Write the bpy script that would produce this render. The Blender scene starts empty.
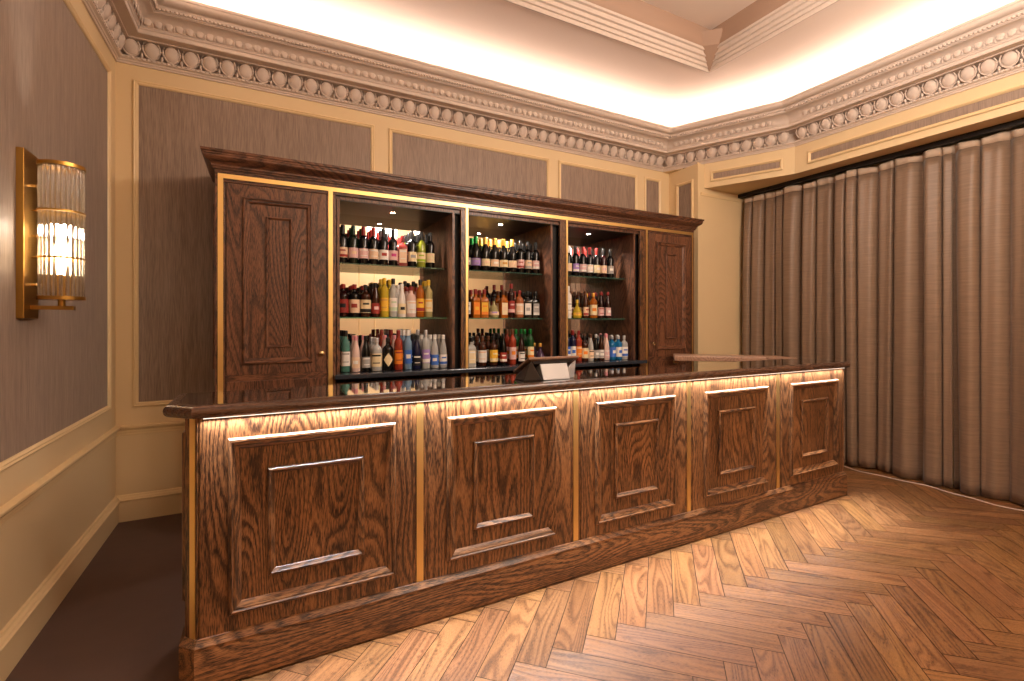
import bpy, math, random
from mathutils import Vector, Matrix
PI = math.pi
C = bpy.context.scene.collection
random.seed(7)

# ---------------------------------------------------------------- helpers
class MB:
    def __init__(s): s.v=[]; s.f=[]; s.m=[]; s.cur=0; s.uv=None
    def add(s, vs, fs):
        o=len(s.v); s.v+= [tuple(v) for v in vs]
        for f in fs: s.f.append(tuple(i+o for i in f)); s.m.append(s.cur)
        return s
    def box(s,x0,x1,y0,y1,z0,z1):
        return s.add([(x0,y0,z0),(x1,y0,z0),(x1,y1,z0),(x0,y1,z0),(x0,y0,z1),(x1,y0,z1),(x1,y1,z1),(x0,y1,z1)],
                     [(0,3,2,1),(4,5,6,7),(0,1,5,4),(1,2,6,5),(2,3,7,6),(3,0,4,7)])
    def prism(s, poly, z0, z1):           # poly counter-clockwise
        n=len(poly)
        return s.add([(x,y,z0) for x,y in poly]+[(x,y,z1) for x,y in poly],
                     [tuple(range(n-1,-1,-1)), tuple(range(n,2*n))]+[(i,(i+1)%n,n+(i+1)%n,n+i) for i in range(n)])
    def lathe(s, prof, n=20, c=(0,0,0), a0=0, a1=2*PI, caps=True):
        full = abs(a1-a0-2*PI)<1e-6; k=n if full else n+1
        vs=[]; fs=[]
        for r,z in prof:
            for i in range(k):
                a=a0+(a1-a0)*i/n; vs.append((c[0]+r*math.cos(a),c[1]+r*math.sin(a),c[2]+z))
        for j in range(len(prof)-1):
            for i in range(n):
                i2=(i+1)%k
                fs.append((j*k+i,j*k+i2,(j+1)*k+i2,(j+1)*k+i))
        if caps and full:
            if prof[0][0]>1e-5: fs.append(tuple(range(k-1,-1,-1)))
            if prof[-1][0]>1e-5: fs.append(tuple((len(prof)-1)*k+i for i in range(k)))
        return s.add(vs,fs)
    def tube(s, pts, r, n=8):
        pts=[Vector(p) for p in pts]; vs=[]; fs=[]
        for i,p in enumerate(pts):
            t=((pts[min(i+1,len(pts)-1)]-pts[max(i-1,0)])).normalized()
            up=Vector((0,0,1)) if abs(t.z)<.9 else Vector((1,0,0))
            a=t.cross(up).normalized(); b=a.cross(t)
            for k in range(n):
                w=2*PI*k/n; vs.append(p+a*(r*math.cos(w))+b*(r*math.sin(w)))
        for i in range(len(pts)-1):
            for k in range(n):
                k2=(k+1)%n; fs.append((i*n+k,i*n+k2,(i+1)*n+k2,(i+1)*n+k))
        fs.append(tuple(range(n-1,-1,-1))); fs.append(tuple((len(pts)-1)*n+k for k in range(n)))
        return s.add(vs,fs)
    def sph(s, c, rx, ry, rz, nu=8, nv=5, R=None):
        vs=[]; fs=[]
        for j in range(nv+1):
            th=PI*j/nv
            for i in range(nu):
                a=2*PI*i/nu
                v=Vector((rx*math.sin(th)*math.cos(a),ry*math.sin(th)*math.sin(a),rz*math.cos(th)))
                if R: v=R@v
                vs.append(Vector(c)+v)
        for j in range(nv):
            for i in range(nu):
                i2=(i+1)%nu; fs.append((j*nu+i,(j+1)*nu+i,(j+1)*nu+i2,j*nu+i2))
        return s.add(vs,fs)
    def frame(s, u0,u1,w0,w1, prof, O, U, W, N, two=False):
        """mitred moulding round a rectangle; prof = (inset, height) pairs; O,U,W,N place it"""
        O,U,W,N=map(Vector,(O,U,W,N)); vs=[]
        for q,h in prof:
            for (u,w) in ((u0+q,w0+q),(u1-q,w0+q),(u1-q,w1-q),(u0+q,w1-q)):
                vs.append(O+U*u+W*w+N*h)
        fs=[]
        for j in range(len(prof)-1):
            for i in range(4):
                i2=(i+1)%4; fs.append((j*4+i,j*4+i2,(j+1)*4+i2,(j+1)*4+i))
        s.add(vs,fs)
        if two:                       # horizontal rails take material 0, uprights material 1
            n=len(fs)
            for k in range(n): s.m[-n+k]=(k%4)%2
        return s
    def obj(s, name, mats, parent=None, loc=(0,0,0), smooth=False, bevel=0, seg=2, angle=40):
        me=bpy.data.meshes.new(name); me.from_pydata(s.v,[],s.f)
        if not isinstance(mats,(list,tuple)): mats=[mats]
        for m in mats: me.materials.append(m)
        if any(s.m): me.polygons.foreach_set('material_index', s.m)
        me.validate(); me.update()
        import bmesh
        bm=bmesh.new(); bm.from_mesh(me); bmesh.ops.recalc_face_normals(bm,faces=bm.faces); bm.to_mesh(me); bm.free()
        if smooth:
            me.polygons.foreach_set('use_smooth',[True]*len(me.polygons))
            try: me.set_sharp_from_angle(angle=math.radians(angle))
            except Exception: pass
        o=bpy.data.objects.new(name, me); C.objects.link(o); o.location=loc
        if parent: o.parent=parent
        if bevel:
            b=o.modifiers.new('bevel','BEVEL'); b.width=bevel; b.segments=seg; b.limit_method='ANGLE'; b.angle_limit=math.radians(35)
        return o

def tag(o,label,cat,group=None,kind=None):
    o['label']=label; o['category']=cat
    if group: o['group']=group
    if kind: o['kind']=kind
    return o
def empty(name,loc,label,cat,group=None):
    o=bpy.data.objects.new(name,None); C.objects.link(o); o.location=loc; o.empty_display_size=.1
    return tag(o,label,cat,group)
def struct(o,label=None,cat=None):
    o['kind']='structure'
    if label: o['label']=label
    if cat: o['category']=cat
    return o

def srgb(r,g,b):
    f=lambda c:(c/255/12.92 if c/255<=.04045 else ((c/255+.055)/1.055)**2.4)
    return (f(r),f(g),f(b),1)

# ---------------------------------------------------------------- materials
def newmat(name):
    m=bpy.data.materials.new(name); m.use_nodes=True; nt=m.node_tree
    b=nt.nodes['Principled BSDF']; return m,nt,b
def plain(name,col,rough=.5,metal=0,trans=0,coat=0,emit=None,es=0,noise=0,ior=1.45,bump=0,bscale=60,spec=None):
    m,nt,b=newmat(name); b.inputs['Base Color'].default_value=col; b.inputs['Roughness'].default_value=rough
    b.inputs['Metallic'].default_value=metal; b.inputs['Transmission Weight'].default_value=trans
    b.inputs['Coat Weight'].default_value=coat; b.inputs['IOR'].default_value=ior
    if spec is not None: b.inputs['Specular IOR Level'].default_value=spec
    if emit: b.inputs['Emission Color'].default_value=emit; b.inputs['Emission Strength'].default_value=es
    if noise or bump:
        tc=nt.nodes.new('ShaderNodeTexCoord'); n=nt.nodes.new('ShaderNodeTexNoise'); n.inputs['Scale'].default_value=bscale; n.inputs['Detail'].default_value=4
        nt.links.new(tc.outputs['Object'],n.inputs['Vector'])
        if noise:
            mr=nt.nodes.new('ShaderNodeMix'); mr.data_type='RGBA'
            mr.inputs[6].default_value=tuple(c*(1-noise) for c in col[:3])+(1,); mr.inputs[7].default_value=tuple(min(1,c*(1+noise)) for c in col[:3])+(1,)
            nt.links.new(n.outputs['Fac'],mr.inputs[0]); nt.links.new(mr.outputs[2],b.inputs['Base Color'])
        if bump:
            bp=nt.nodes.new('ShaderNodeBump'); bp.inputs['Strength'].default_value=bump; bp.inputs['Distance'].default_value=.004
            nt.links.new(n.outputs['Fac'],bp.inputs['Height']); nt.links.new(bp.outputs[0],b.inputs['Normal'])
    return m

def N(nt,t,**kw):
    n=nt.nodes.new(t)
    for k,v in kw.items(): setattr(n,k,v)
    return n
def math_node(nt,op,a,b=None,c=None):
    n=nt.nodes.new('ShaderNodeMath'); n.operation=op
    for i,x in enumerate((a,b,c)):
        if x is None: continue
        if isinstance(x,(int,float)): n.inputs[i].default_value=x
        else: nt.links.new(x,n.inputs[i])
    return n.outputs[0]
def ramp(nt,fac,stops):
    r=nt.nodes.new('ShaderNodeValToRGB'); e=r.color_ramp.elements
    while len(e)<len(stops): e.new(.5)
    for i,(p,c) in enumerate(stops): e[i].position=p; e[i].color=c
    nt.links.new(fac,r.inputs[0]); return r.outputs[0]

def wood(name,dark,mid,light,axis='Z',rough=.34,uv=False,ring=17,stretch=.19,coat=.1,scale=1.0,fine=1.0,plankvar=False,bump=.12):
    m,nt,b=newmat(name); L=nt.links
    tc=N(nt,'ShaderNodeTexCoord')
    if uv:
        src=tc.outputs['UV']; sc=(stretch,1,1)
        vec=src
    else:
        oi=N(nt,'ShaderNodeObjectInfo'); k=math_node(nt,'MULTIPLY',oi.outputs['Random'],37.0)
        cb=N(nt,'ShaderNodeCombineXYZ')
        for i in range(3): L.new(k,cb.inputs[i])
        va=N(nt,'ShaderNodeVectorMath',operation='ADD'); L.new(tc.outputs['Object'],va.inputs[0]); L.new(cb.outputs[0],va.inputs[1])
        vec=va.outputs[0]; sc={'Z':(1,1,stretch),'X':(stretch,1,1),'Y':(1,stretch,1)}[axis]
    mp=N(nt,'ShaderNodeMapping'); mp.inputs['Scale'].default_value=tuple(s*scale for s in sc); L.new(vec,mp.inputs['Vector'])
    n1=N(nt,'ShaderNodeTexNoise'); n1.inputs['Scale'].default_value=3.2; n1.inputs['Detail'].default_value=1.5; n1.inputs['Roughness'].default_value=.45; n1.inputs['Distortion'].default_value=.25
    L.new(mp.outputs[0],n1.inputs['Vector'])
        # jagged pores along the grain
    mp2=N(nt,'ShaderNodeMapping'); f=fine*scale
    mp2.inputs['Scale'].default_value=tuple((1.0 if s<.9*1 else 12)*f for s in sc); L.new(vec,mp2.inputs['Vector'])
    n2=N(nt,'ShaderNodeTexNoise'); n2.inputs['Scale'].default_value=26; n2.inputs['Detail'].default_value=3; L.new(mp2.outputs[0],n2.inputs['Vector'])
    rings=math_node(nt,'FRACT',math_node(nt,'ADD',math_node(nt,'MULTIPLY',n1.outputs['Fac'],ring*2.2),math_node(nt,'MULTIPLY',n2.outputs['Fac'],1.1)))
    mp3=N(nt,'ShaderNodeMapping'); mp3.inputs['Scale'].default_value=tuple((.4 if s<.9 else 3)*scale for s in sc); L.new(vec,mp3.inputs['Vector'])
    n3=N(nt,'ShaderNodeTexNoise'); n3.inputs['Scale'].default_value=2.5; n3.inputs['Detail'].default_value=3; L.new(mp3.outputs[0],n3.inputs['Vector'])
    r1=ramp(nt,rings,[(0,(0,0,0,1)),(.16,(.25,.25,.25,1)),(.45,(.8,.8,.8,1)),(.9,(1,1,1,1)),(1,(.05,.05,.05,1))])
    r2=ramp(nt,n2.outputs['Fac'],[(.36,(0,0,0,1)),(.56,(1,1,1,1))])
    s1=math_node(nt,'MULTIPLY',r1,.50); s2=math_node(nt,'MULTIPLY',r2,.34); s3=math_node(nt,'MULTIPLY',n3.outputs['Fac'],.60)
    tot=math_node(nt,'ADD',math_node(nt,'ADD',s1,s2),math_node(nt,'SUBTRACT',s3,.20))
    col=ramp(nt,tot,[(.08,dark),(.5,mid),(1,light)])
    if plankvar:
        at=N(nt,'ShaderNodeAttribute',attribute_name='plank')
        mx=N(nt,'ShaderNodeMix',data_type='RGBA',blend_type='MULTIPLY'); mx.inputs[0].default_value=1
        L.new(col,mx.inputs[6]); L.new(at.outputs['Color'],mx.inputs[7]); col=mx.outputs[2]
    L.new(col,b.inputs['Base Color'])
    b.inputs['Roughness'].default_value=rough; b.inputs['Coat Weight'].default_value=coat; b.inputs['Coat Roughness'].default_value=.25
    rr=math_node(nt,'ADD',math_node(nt,'MULTIPLY',r2,-.08),rough+.06); L.new(rr,b.inputs['Roughness'])
    bp=N(nt,'ShaderNodeBump'); bp.inputs['Strength'].default_value=bump; bp.inputs['Distance'].default_value=.003; L.new(tot,bp.inputs['Height']); L.new(bp.outputs[0],b.inputs['Normal'])
    return m

OD,OM,OL=srgb(12,7,5),srgb(68,42,26),srgb(146,100,62)
oakZ=wood('dark_oak_upright',OD,OM,OL,'Z')
oakX=wood('dark_oak_lengthwise',OD,OM,OL,'X')
oakY=wood('dark_oak_crosswise',OD,OM,OL,'Y')
cabZ=wood('cabinet_oak_upright',srgb(20,10,6),srgb(76,46,32),srgb(136,90,62),'Z',rough=.4)
cabX=wood('cabinet_oak_lengthwise',srgb(20,10,6),srgb(76,46,32),srgb(136,90,62),'X',rough=.4)
topX=wood('polished_counter_oak',srgb(16,8,5),srgb(40,23,16),srgb(62,38,26),'X',rough=.05,coat=1.0,bump=0.0)
topX.node_tree.nodes['Principled BSDF'].inputs['Coat Roughness'].default_value=.04
nosem=wood('nose_oak',srgb(28,17,12),srgb(70,47,35),srgb(104,74,55),'X',rough=.28,coat=.3)
flapm=wood('flap_oak',srgb(90,62,50),srgb(158,122,100),srgb(190,152,128),'X',rough=.35)
floorm=wood('herringbone_oak',srgb(44,26,14),srgb(112,74,43),srgb(150,106,66),uv=True,rough=.34,ring=9,stretch=.11,coat=.0,scale=2.0,plankvar=True,bump=.2)
brass=plain('brushed_brass',srgb(240,204,134),.38,1.0)
brass2=plain('aged_brass',srgb(178,138,70),.3,1.0)
chrome=plain('polished_knob_brass',srgb(238,220,180),.15,1.0)
cream=plain('cream_paint',srgb(224,200,158),.5,noise=.02,bscale=3)
creamtrim=plain('cream_gloss_trim',srgb(232,206,160),.35)
plaster=plain('plaster_cornice',srgb(216,200,188),.6,noise=.06,bscale=40,bump=.25)
ceilm=plain('ceiling_paint',srgb(240,222,208),.7,noise=.03,bscale=2)
dark=plain('black_gap',srgb(14,10,9),.6)
blackstone=plain('black_worktop',srgb(52,56,64),.18,coat=.4)
steel=plain('satin_steel',srgb(206,208,214),.35,.35)
darkplastic=plain('dark_plastic',srgb(60,52,48),.4)
mirror=plain('mirror_glass',(.82,.80,.78,1),.02,1.0)
carpet=plain('dark_vinyl_floor',srgb(92,72,66),.55,noise=.14,bscale=7,bump=.1)
glassm=plain('shelf_glass',srgb(150,220,196),.03,trans=.85,ior=1.45)
railm=plain('black_rail',srgb(22,16,14),.4)
white=plain('white_cable',srgb(225,215,205),.5)

def fabric(name,c1,c2,axis):
    m,nt,b=newmat(name); L=nt.links; tc=N(nt,'ShaderNodeTexCoord')
    mp=N(nt,'ShaderNodeMapping'); mp.inputs['Scale'].default_value=(240,240,9); L.new(tc.outputs['Object'],mp.inputs['Vector'])
    n=N(nt,'ShaderNodeTexNoise'); n.inputs['Scale'].default_value=1; n.inputs['Detail'].default_value=3; L.new(mp.outputs[0],n.inputs['Vector'])
    mp2=N(nt,'ShaderNodeMapping'); mp2.inputs['Scale'].default_value=(30,30,2.2); L.new(tc.outputs['Object'],mp2.inputs['Vector'])
    n2=N(nt,'ShaderNodeTexNoise'); n2.inputs['Scale'].default_value=1; n2.inputs['Detail'].default_value=4; L.new(mp2.outputs[0],n2.inputs['Vector'])
    f=math_node(nt,'ADD',math_node(nt,'MULTIPLY',n.outputs['Fac'],.65),math_node(nt,'MULTIPLY',n2.outputs['Fac'],.35))
    L.new(ramp(nt,f,[(.36,c1),(.64,c2)]),b.inputs['Base Color']); b.inputs['Roughness'].default_value=.5
    b.inputs['Sheen Weight'].default_value=.2
    bp=N(nt,'ShaderNodeBump'); bp.inputs['Strength'].default_value=.25; bp.inputs['Distance'].default_value=.002; L.new(n.outputs['Fac'],bp.inputs['Height']); L.new(bp.outputs[0],b.inputs['Normal'])
    return m
wallpaper=fabric('woven_wallcovering',srgb(122,104,92),srgb(160,139,123),'Z')

def curtainmat():
    m,nt,b=newmat('brown_velvet'); L=nt.links; tc=N(nt,'ShaderNodeTexCoord')
    mp=N(nt,'ShaderNodeMapping'); mp.inputs['Scale'].default_value=(6,6,90); L.new(tc.outputs['Object'],mp.inputs['Vector'])
    n=N(nt,'ShaderNodeTexNoise'); n.inputs['Scale'].default_value=1; n.inputs['Detail'].default_value=3; L.new(mp.outputs[0],n.inputs['Vector'])
    L.new(ramp(nt,n.outputs['Fac'],[(.3,srgb(122,99,80)),(.7,srgb(138,113,92))]),b.inputs['Base Color'])
    b.inputs['Roughness'].default_value=.52; b.inputs['Sheen Weight'].default_value=.15; b.inputs['Specular IOR Level'].default_value=.6
    return m
velvet=curtainmat()
header=plain('curtain_heading_tape',srgb(196,172,150),.6)

# sconce glass: clear rod that also lets its own lamp shine through
def rodglass():
    m,nt,b=newmat('ribbed_rod_glass'); L=nt.links
    b.inputs['Base Color'].default_value=(1,.98,.95,1); b.inputs['Roughness'].default_value=.04; b.inputs['Transmission Weight'].default_value=1; b.inputs['IOR'].default_value=1.45
    t=N(nt,'ShaderNodeBsdfTransparent'); mx=N(nt,'ShaderNodeMixShader'); mx.inputs[0].default_value=.25
    out=nt.nodes['Material Output']; L.new(b.outputs[0],mx.inputs[1]); L.new(t.outputs[0],mx.inputs[2]); L.new(mx.outputs[0],out.inputs[0])
    return m
rodm=rodglass()
bulbm=plain('lit_bulb',(1,.9,.75,1),.5,emit=(1,.72,.42,1),es=40)
ledm=plain('led_strip',(1,1,1,1),.5,emit=(1,.86,.7,1),es=1.5)
downm=plain('downlight_lens',(1,1,1,1),.5,emit=(1,.9,.78,1),es=25)

# ---------------------------------------------------------------- room dimensions
XL,YB=-.94,4.38
YR=-2.3
PX,PZ=4.556,3.055      # pier face, underside of the pelmet
RX=5.07                # pelmet face on the curtain side
BEND=(RX,3.09)
CORN=[(XL,YR),(XL,YB),(4.45,YB),BEND,(RX,YR)]         # cornice run, interior on the right hand

def mitres(path,closed):
    n=len(path); out=[]
    def nrm(a,b):
        d=Vector((b[0]-a[0],b[1]-a[1])).normalized(); return Vector((d.y,-d.x))
    for i in range(n):
        if closed or 0<i<n-1:
            n1=nrm(path[i-1],path[i]); n2=nrm(path[i],path[(i+1)%n]); out.append((n1+n2)/(1+n1.dot(n2)))
        elif i==0: out.append(nrm(path[0],path[1]))
        else: out.append(nrm(path[-2],path[-1]))
    return out
def sweep(path,prof,segs=None,closed=False,mb=None):
    mb=mb or MB(); ms=mitres(path,closed); n=len(path)
    rng=range(n if closed else n-1) if segs is None else segs
    for i in rng:
        j=(i+1)%n; vs=[]
        for p,z in prof:
            a=Vector(path[i])+ms[i]*p; b=Vector(path[j])+ms[j]*p
            vs+= [(a.x,a.y,z),(b.x,b.y,z)]
        mb.add(vs,[(2*k,2*k+1,2*k+3,2*k+2) for k in range(len(prof)-1)])
    return mb

# ---------------------------------------------------------------- floors
def herringbone():
    Lp,w=.587,.1315; g=.0016
    me_v=[];me_f=[];uv=[];cols=[]
    c=math.sqrt(.5); ox,oy=1.706,.960
    def rot(u,v):                     # u axis -> (+,+), v axis -> (+,-)
        return ox+(u+v)*c, oy+(u-v)*c
    def plank(u0,v0,du,dv,alongu):
        pts=[(u0+g,v0+g),(u0+du-g,v0+g),(u0+du-g,v0+dv-g),(u0+g,v0+dv-g)]
        wp=[rot(*p) for p in pts]
        cx=sum(p[0] for p in wp)/4; cy=sum(p[1] for p in wp)/4
        if not (XL-.3<cx<5.75 and YR-.3<cy<4.3): return
        if cx<4.1 and cy>2.62: return
        if cx<-.2 and cy>2.62: return
        o=len(me_v); me_v.extend([(x,y,0) for x,y in wp]); me_f.append((o,o+1,o+2,o+3)[::-1])
        r1,r2=random.uniform(0,60),random.uniform(0,60)
        for (a,b) in ((0,dv),(du,dv),(du,0),(0,0)):
            l,t=(a,b) if alongu else (b,a)
            uv.append((l+r1,t+r2))
        t=random.uniform(.74,1.12); cols.append((t,t*random.uniform(.94,1.03),t*random.uniform(.88,1.05),1))
    for mcol in range(-9,10):
        tx,ty=-Lp*mcol,Lp*mcol
        for k in range(-60,60):
            plank(k*w+tx,k*w+ty,Lp,w,True)
            plank(k*w+tx,(k+1)*w+ty,w,Lp,False)
    return me_v,me_f,uv,cols
fv,ff,fuv,fc=herringbone()
me=bpy.data.meshes.new('floor'); me.from_pydata(fv,[],ff); me.materials.append(floorm)
ul=me.uv_layers.new(name='UVMap'); ul.data.foreach_set('uv',[x for p in fuv for x in p])
ca=me.color_attributes.new('plank','FLOAT_COLOR','CORNER')
ca.data.foreach_set('color',[x for c in fc for _ in range(4) for x in c])
fl=bpy.data.objects.new('floor',me); C.objects.link(fl); struct(fl,'oak herringbone parquet floor in front of the bar','floor')
o=MB().box(XL-.1,5.6,YR-.1,YB+.1,-.12,-.004).obj('floor_base',plain('floor_joint',srgb(30,18,11),.7)); struct(o)
o=MB().box(XL,4.3,2.30,YB,-.003,.006).obj('floor_aisle',carpet); struct(o,'plain dark brown floor between the left wall and the bar','floor')

# ---------------------------------------------------------------- walls
FR=[(0,0),(0,.012),(.008,.017),(.016,.012),(.022,.014),(.030,.008),(.034,0)]
def wall_panels(parent,plane,rects,mbs=None):
    """plane: ('back',y) faces -y ; ('left',x) faces +x ; ('right',x) faces -x ; ('rear',y) faces +y"""
    for (a,b,z0,z1) in rects:
        if plane[0]=='back': O,U,Nn=(0,plane[1],0),(1,0,0),(0,-1,0)
        elif plane[0]=='rear': O,U,Nn=(0,plane[1],0),(1,0,0),(0,1,0)
        elif plane[0]=='left': O,U,Nn=(plane[1],0,0),(0,1,0),(1,0,0)
        else: O,U,Nn=(plane[1],0,0),(0,1,0),(-1,0,0)
        O_,U_,N_=Vector(O),Vector(U),Vector(Nn)
        p=MB(); e=.002
        p.add([O_+U_*u+Vector((0,0,z))+N_*e for u,z in ((a,z0),(b,z0),(b,z1),(a,z1))],[(0,1,2,3)])
        p.obj('wallcovering_panel',wallpaper,parent)
        MB().frame(a-.034,b+.034,z0-.034,z1+.034,FR,O,U,(0,0,1),Nn).obj('panel_moulding',creamtrim,parent)
wl=MB().box(XL-.1,XL,YR,YB+.1,0,3.385).obj('wall_left',cream); struct(wl,'cream wall with large brown woven panel on the left','wall')
wall_panels(wl,('left',XL),[(1.0,4.17,.885,3.17),(-1.9,.72,.885,3.17)])
wb=MB().box(XL,PX,YB,YB+.1,0,3.385).obj('wall_back',cream); struct(wb,'cream back wall with brown woven panels behind the cabinet','wall')
ZT,ZB=3.205,.868
wall_panels(wb,('back',YB),[(-.805,.866,ZB,ZT),(1.064,2.734,ZB,ZT),(2.921,3.988,ZB,ZT),(4.173,4.376,ZB,ZT)])
# pier right of the cabinet
pm=MB().box(PX,5.5,3.93,YB+.1,0,3.336).prism([(4.45,4.381),(4.53,4.2),(PX,4.158),(PX,4.381)],3.337,3.38)
wp=pm.obj('wall_pier',cream); struct(wp,'cream pier between the cabinet and the curtain','wall')
wall_panels(wp,('right',PX),[(4.03,4.22,ZB,3.13)])
MB().box(4.60,5.4,3.918,3.93,2.985,3.0).box(4.60,5.4,3.922,3.93,2.965,2.985).obj('picture_rail',creamtrim,wp)
wr=MB().box(5.5,5.6,YR,3.93,0,4.0).obj('wall_right',cream); struct(wr)
ww=MB().box(XL,5.5,YR-.1,YR,0,4.1).obj('wall_rear',cream); struct(ww)
wall_panels(ww,('rear',YR),[(-.6,.6,.9,3.2)])
for a,b in ((1.0,1.9),(2.2,3.1),(3.4,4.3)): MB().frame(a,b,.9,3.2,FR,(0,YR,0),(1,0,0),(0,0,1),(0,1,0)).obj('panel_moulding',creamtrim,ww)
# pelmet: diagonal box and box along the curtain
pel=MB().prism([(4.45,YB),(4.45+.001,YB),(RX,BEND[1]),(RX,YR),(5.5,YR),(5.5,3.98),(4.60,3.98) ][2:]+[(4.655,3.955)],PZ,3.385)
pe=pel.obj('wall_pelmet',cream); struct(pe,'cream boxed pelmet with long recessed slots above the curtain','wall')
def slot(a,b,z0,z1):
    a,b=Vector(a),Vector(b); d=(b-a).normalized(); n=Vector((d.y,-d.x)); Lg=(b-a).length
    O=(a.x,a.y,0); U=(d.x,d.y,0); Nn=(n.x,n.y,0)
    q=MB(); O_=Vector(O);U_=Vector(U);N_=Vector(Nn)
    q.add([O_+U_*u+Vector((0,0,z))+N_*.003 for u,z in ((.0,z0),(Lg,z0),(Lg,z1),(0,z1))],[(0,1,2,3)]).obj('slot_panel',wallpaper,pe)
    MB().frame(-.03,Lg+.03,z0-.03,z1+.03,[(0,0),(0,.016),(.012,.02),(.024,.01),(.03,0)],O,U,(0,0,1),Nn).obj('slot_moulding',creamtrim,pe)
dd=(Vector(BEND)-Vector((4.45,YB))).normalized()
def along(t): return tuple(Vector((4.45,YB))+dd*t)
Ld=(Vector(BEND)-Vector((4.45,YB))).length
slot(along(.60),along(Ld-.145),3.15,3.215)
slot((RX,2.92),(RX,-.5),3.15,3.22)

# chair rails and baseboards
LOW=[(XL,YR),(XL,YB),(PX,YB),(PX,3.93),(5.25,3.93)]
RAIL=[(0,.628),(.006,.632),(.008,.648),(.012,.652),(.014,.668),(.026,.676),(.034,.688),(.034,.698),(.026,.702),(0,.703)]
BASE=[(.022,0),(.022,.148),(.026,.15),(.034,.156),(.036,.165),(.028,.170),(.024,.178),(.014,.184),(.010,.194),(0,.197)]
for i,nm in ((0,'left'),(1,'back')):
    o=sweep(LOW,RAIL,[i]).obj('trim_'+('1' if i==0 else '2'),creamtrim,smooth=True,angle=30); struct(o,'cream chair rail along the %s wall'%nm,'moulding')
for i,nm in ((0,'left'),(1,'back'),(3,'right')):
    o=sweep(LOW,BASE,[i]).obj('baseboard_'+nm,creamtrim,smooth=True,angle=30); struct(o,'cream skirting board along the %s wall'%nm,'skirting')

# ---------------------------------------------------------------- cornice
prof=[(0,3.345),(.012,3.345),(.014,3.358),(.022,3.361),(.024,3.370),(.040,3.376),(.042,3.392),(.030,3.398),(-.005,3.402),(-.015,3.45),(-.025,3.500),(.020,3.504),
      (.090,3.506),(.092,3.512),(.158,3.514),(.162,3.518),(.162,3.542),(.17,3.548),(.172,3.556)]
for k in range(9):
    a=k/8*PI/2; prof.append((.176+.09*(1-math.cos(a)),3.560+.072*math.sin(a)))
prof+=[(.268,3.636),(.276,3.638),(.276,3.652),(.290,3.656),(.294,3.668),(.298,3.672)]
for k in range(7):
    a=k/6*PI/2; prof.append((.300+.046*math.sin(a),3.674+.040*(1-math.cos(a))))
prof+=[(.352,3.716),(.352,3.735),(.335,3.735),(.33,3.70),(.0,3.70)]
cor=sweep(CORN,prof,closed=False).obj('ceiling_cornice',plaster,smooth=True,angle=28); struct(cor,'ornate plaster cornice with egg and dart moulding round the room','cornice')
orn=MB(); bead=MB(); leaf=MB()
ms=mitres(CORN,False)
for i in range(4):
    a,b=Vector(CORN[i]),Vector(CORN[i+1]); d=(b-a).normalized(); n=Vector((d.y,-d.x)); Lg=(b-a).length
    R=Matrix(((d.x,n.x,0),(d.y,n.y,0),(0,0,1)))
    def P(s,p,z): q=a+d*s+n*p; return (q.x,q.y,z)
    def vis(s): return (a+d*s).y>-.4
    sl=.10; cnt=round((Lg-2*sl)/.12); st=(Lg-2*sl)/cnt
    for k in range(cnt+1):
        s=sl+k*st
        if not vis(s): continue
        orn.sph(P(s,.046,3.453),.049,.024,.056,12,8,R@Matrix.Rotation(-.38,3,'X'))
        pts=[]
        for q in range(11):
            w=PI*(-.22)+ (PI*1.44)*q/10
            pts.append(P(s-.053*math.cos(w),.058-.4*.057*math.sin(w),3.458-.059*math.sin(w)))
        orn.tube(pts,.0055,6)
        if k<cnt:
            s2=s+st/2
            orn.sph(P(s2,.040,3.412),.010,.014,.020,8,5,R)
    m=int(Lg/.03)
    for k in range(2,m-1):
        s=(k+.5)*Lg/m
        if vis(s): bead.sph(P(s,.044,3.384),.010,.008,.007,6,4,R)
    m=int(Lg/.026)
    off=.30
    for k in range(m):
        s=(k+.5)*Lg/m
        if not vis(s): continue
        lo=.29 if i==1 or i==0 else .12
        if s<lo*(0 if i==0 else .75) or Lg-s<.29*.8: continue
        bead.sph(P(s,.288,3.651),.011,.008,.010,6,4,R)
    m=int(Lg/.062)
    for k in range(m):
        s=(k+.5)*Lg/m
        if not vis(s) or s<.2 or Lg-s<.2: continue
        leaf.sph(P(s,.194,3.594),.024,.006,.034,6,4,R)
        leaf.sph(P(s+.031,.186,3.580),.006,.006,.026,5,3,R)
orn.obj('egg_and_dart',plaster,cor,smooth=True,angle=50)
bead.obj('bead_row',plaster,cor,smooth=True)
leaf.obj('leaf_band',plaster,cor,smooth=True)

# ---------------------------------------------------------------- ceiling
ZC=4.0
cp=[(.0,3.70)]
for k in range(11):
    a=k/10*PI/2; cp.append((.02+.46*(1-math.cos(a)),3.72+.28*math.sin(a)))
ms=mitres(CORN,False); Q=[Vector(CORN[i])+ms[i]*.48 for i in range(5)]
cm=sweep(CORN,cp)
cx0,cx1,cy0,cy1=.11,4.016,-1.2,3.327
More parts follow.
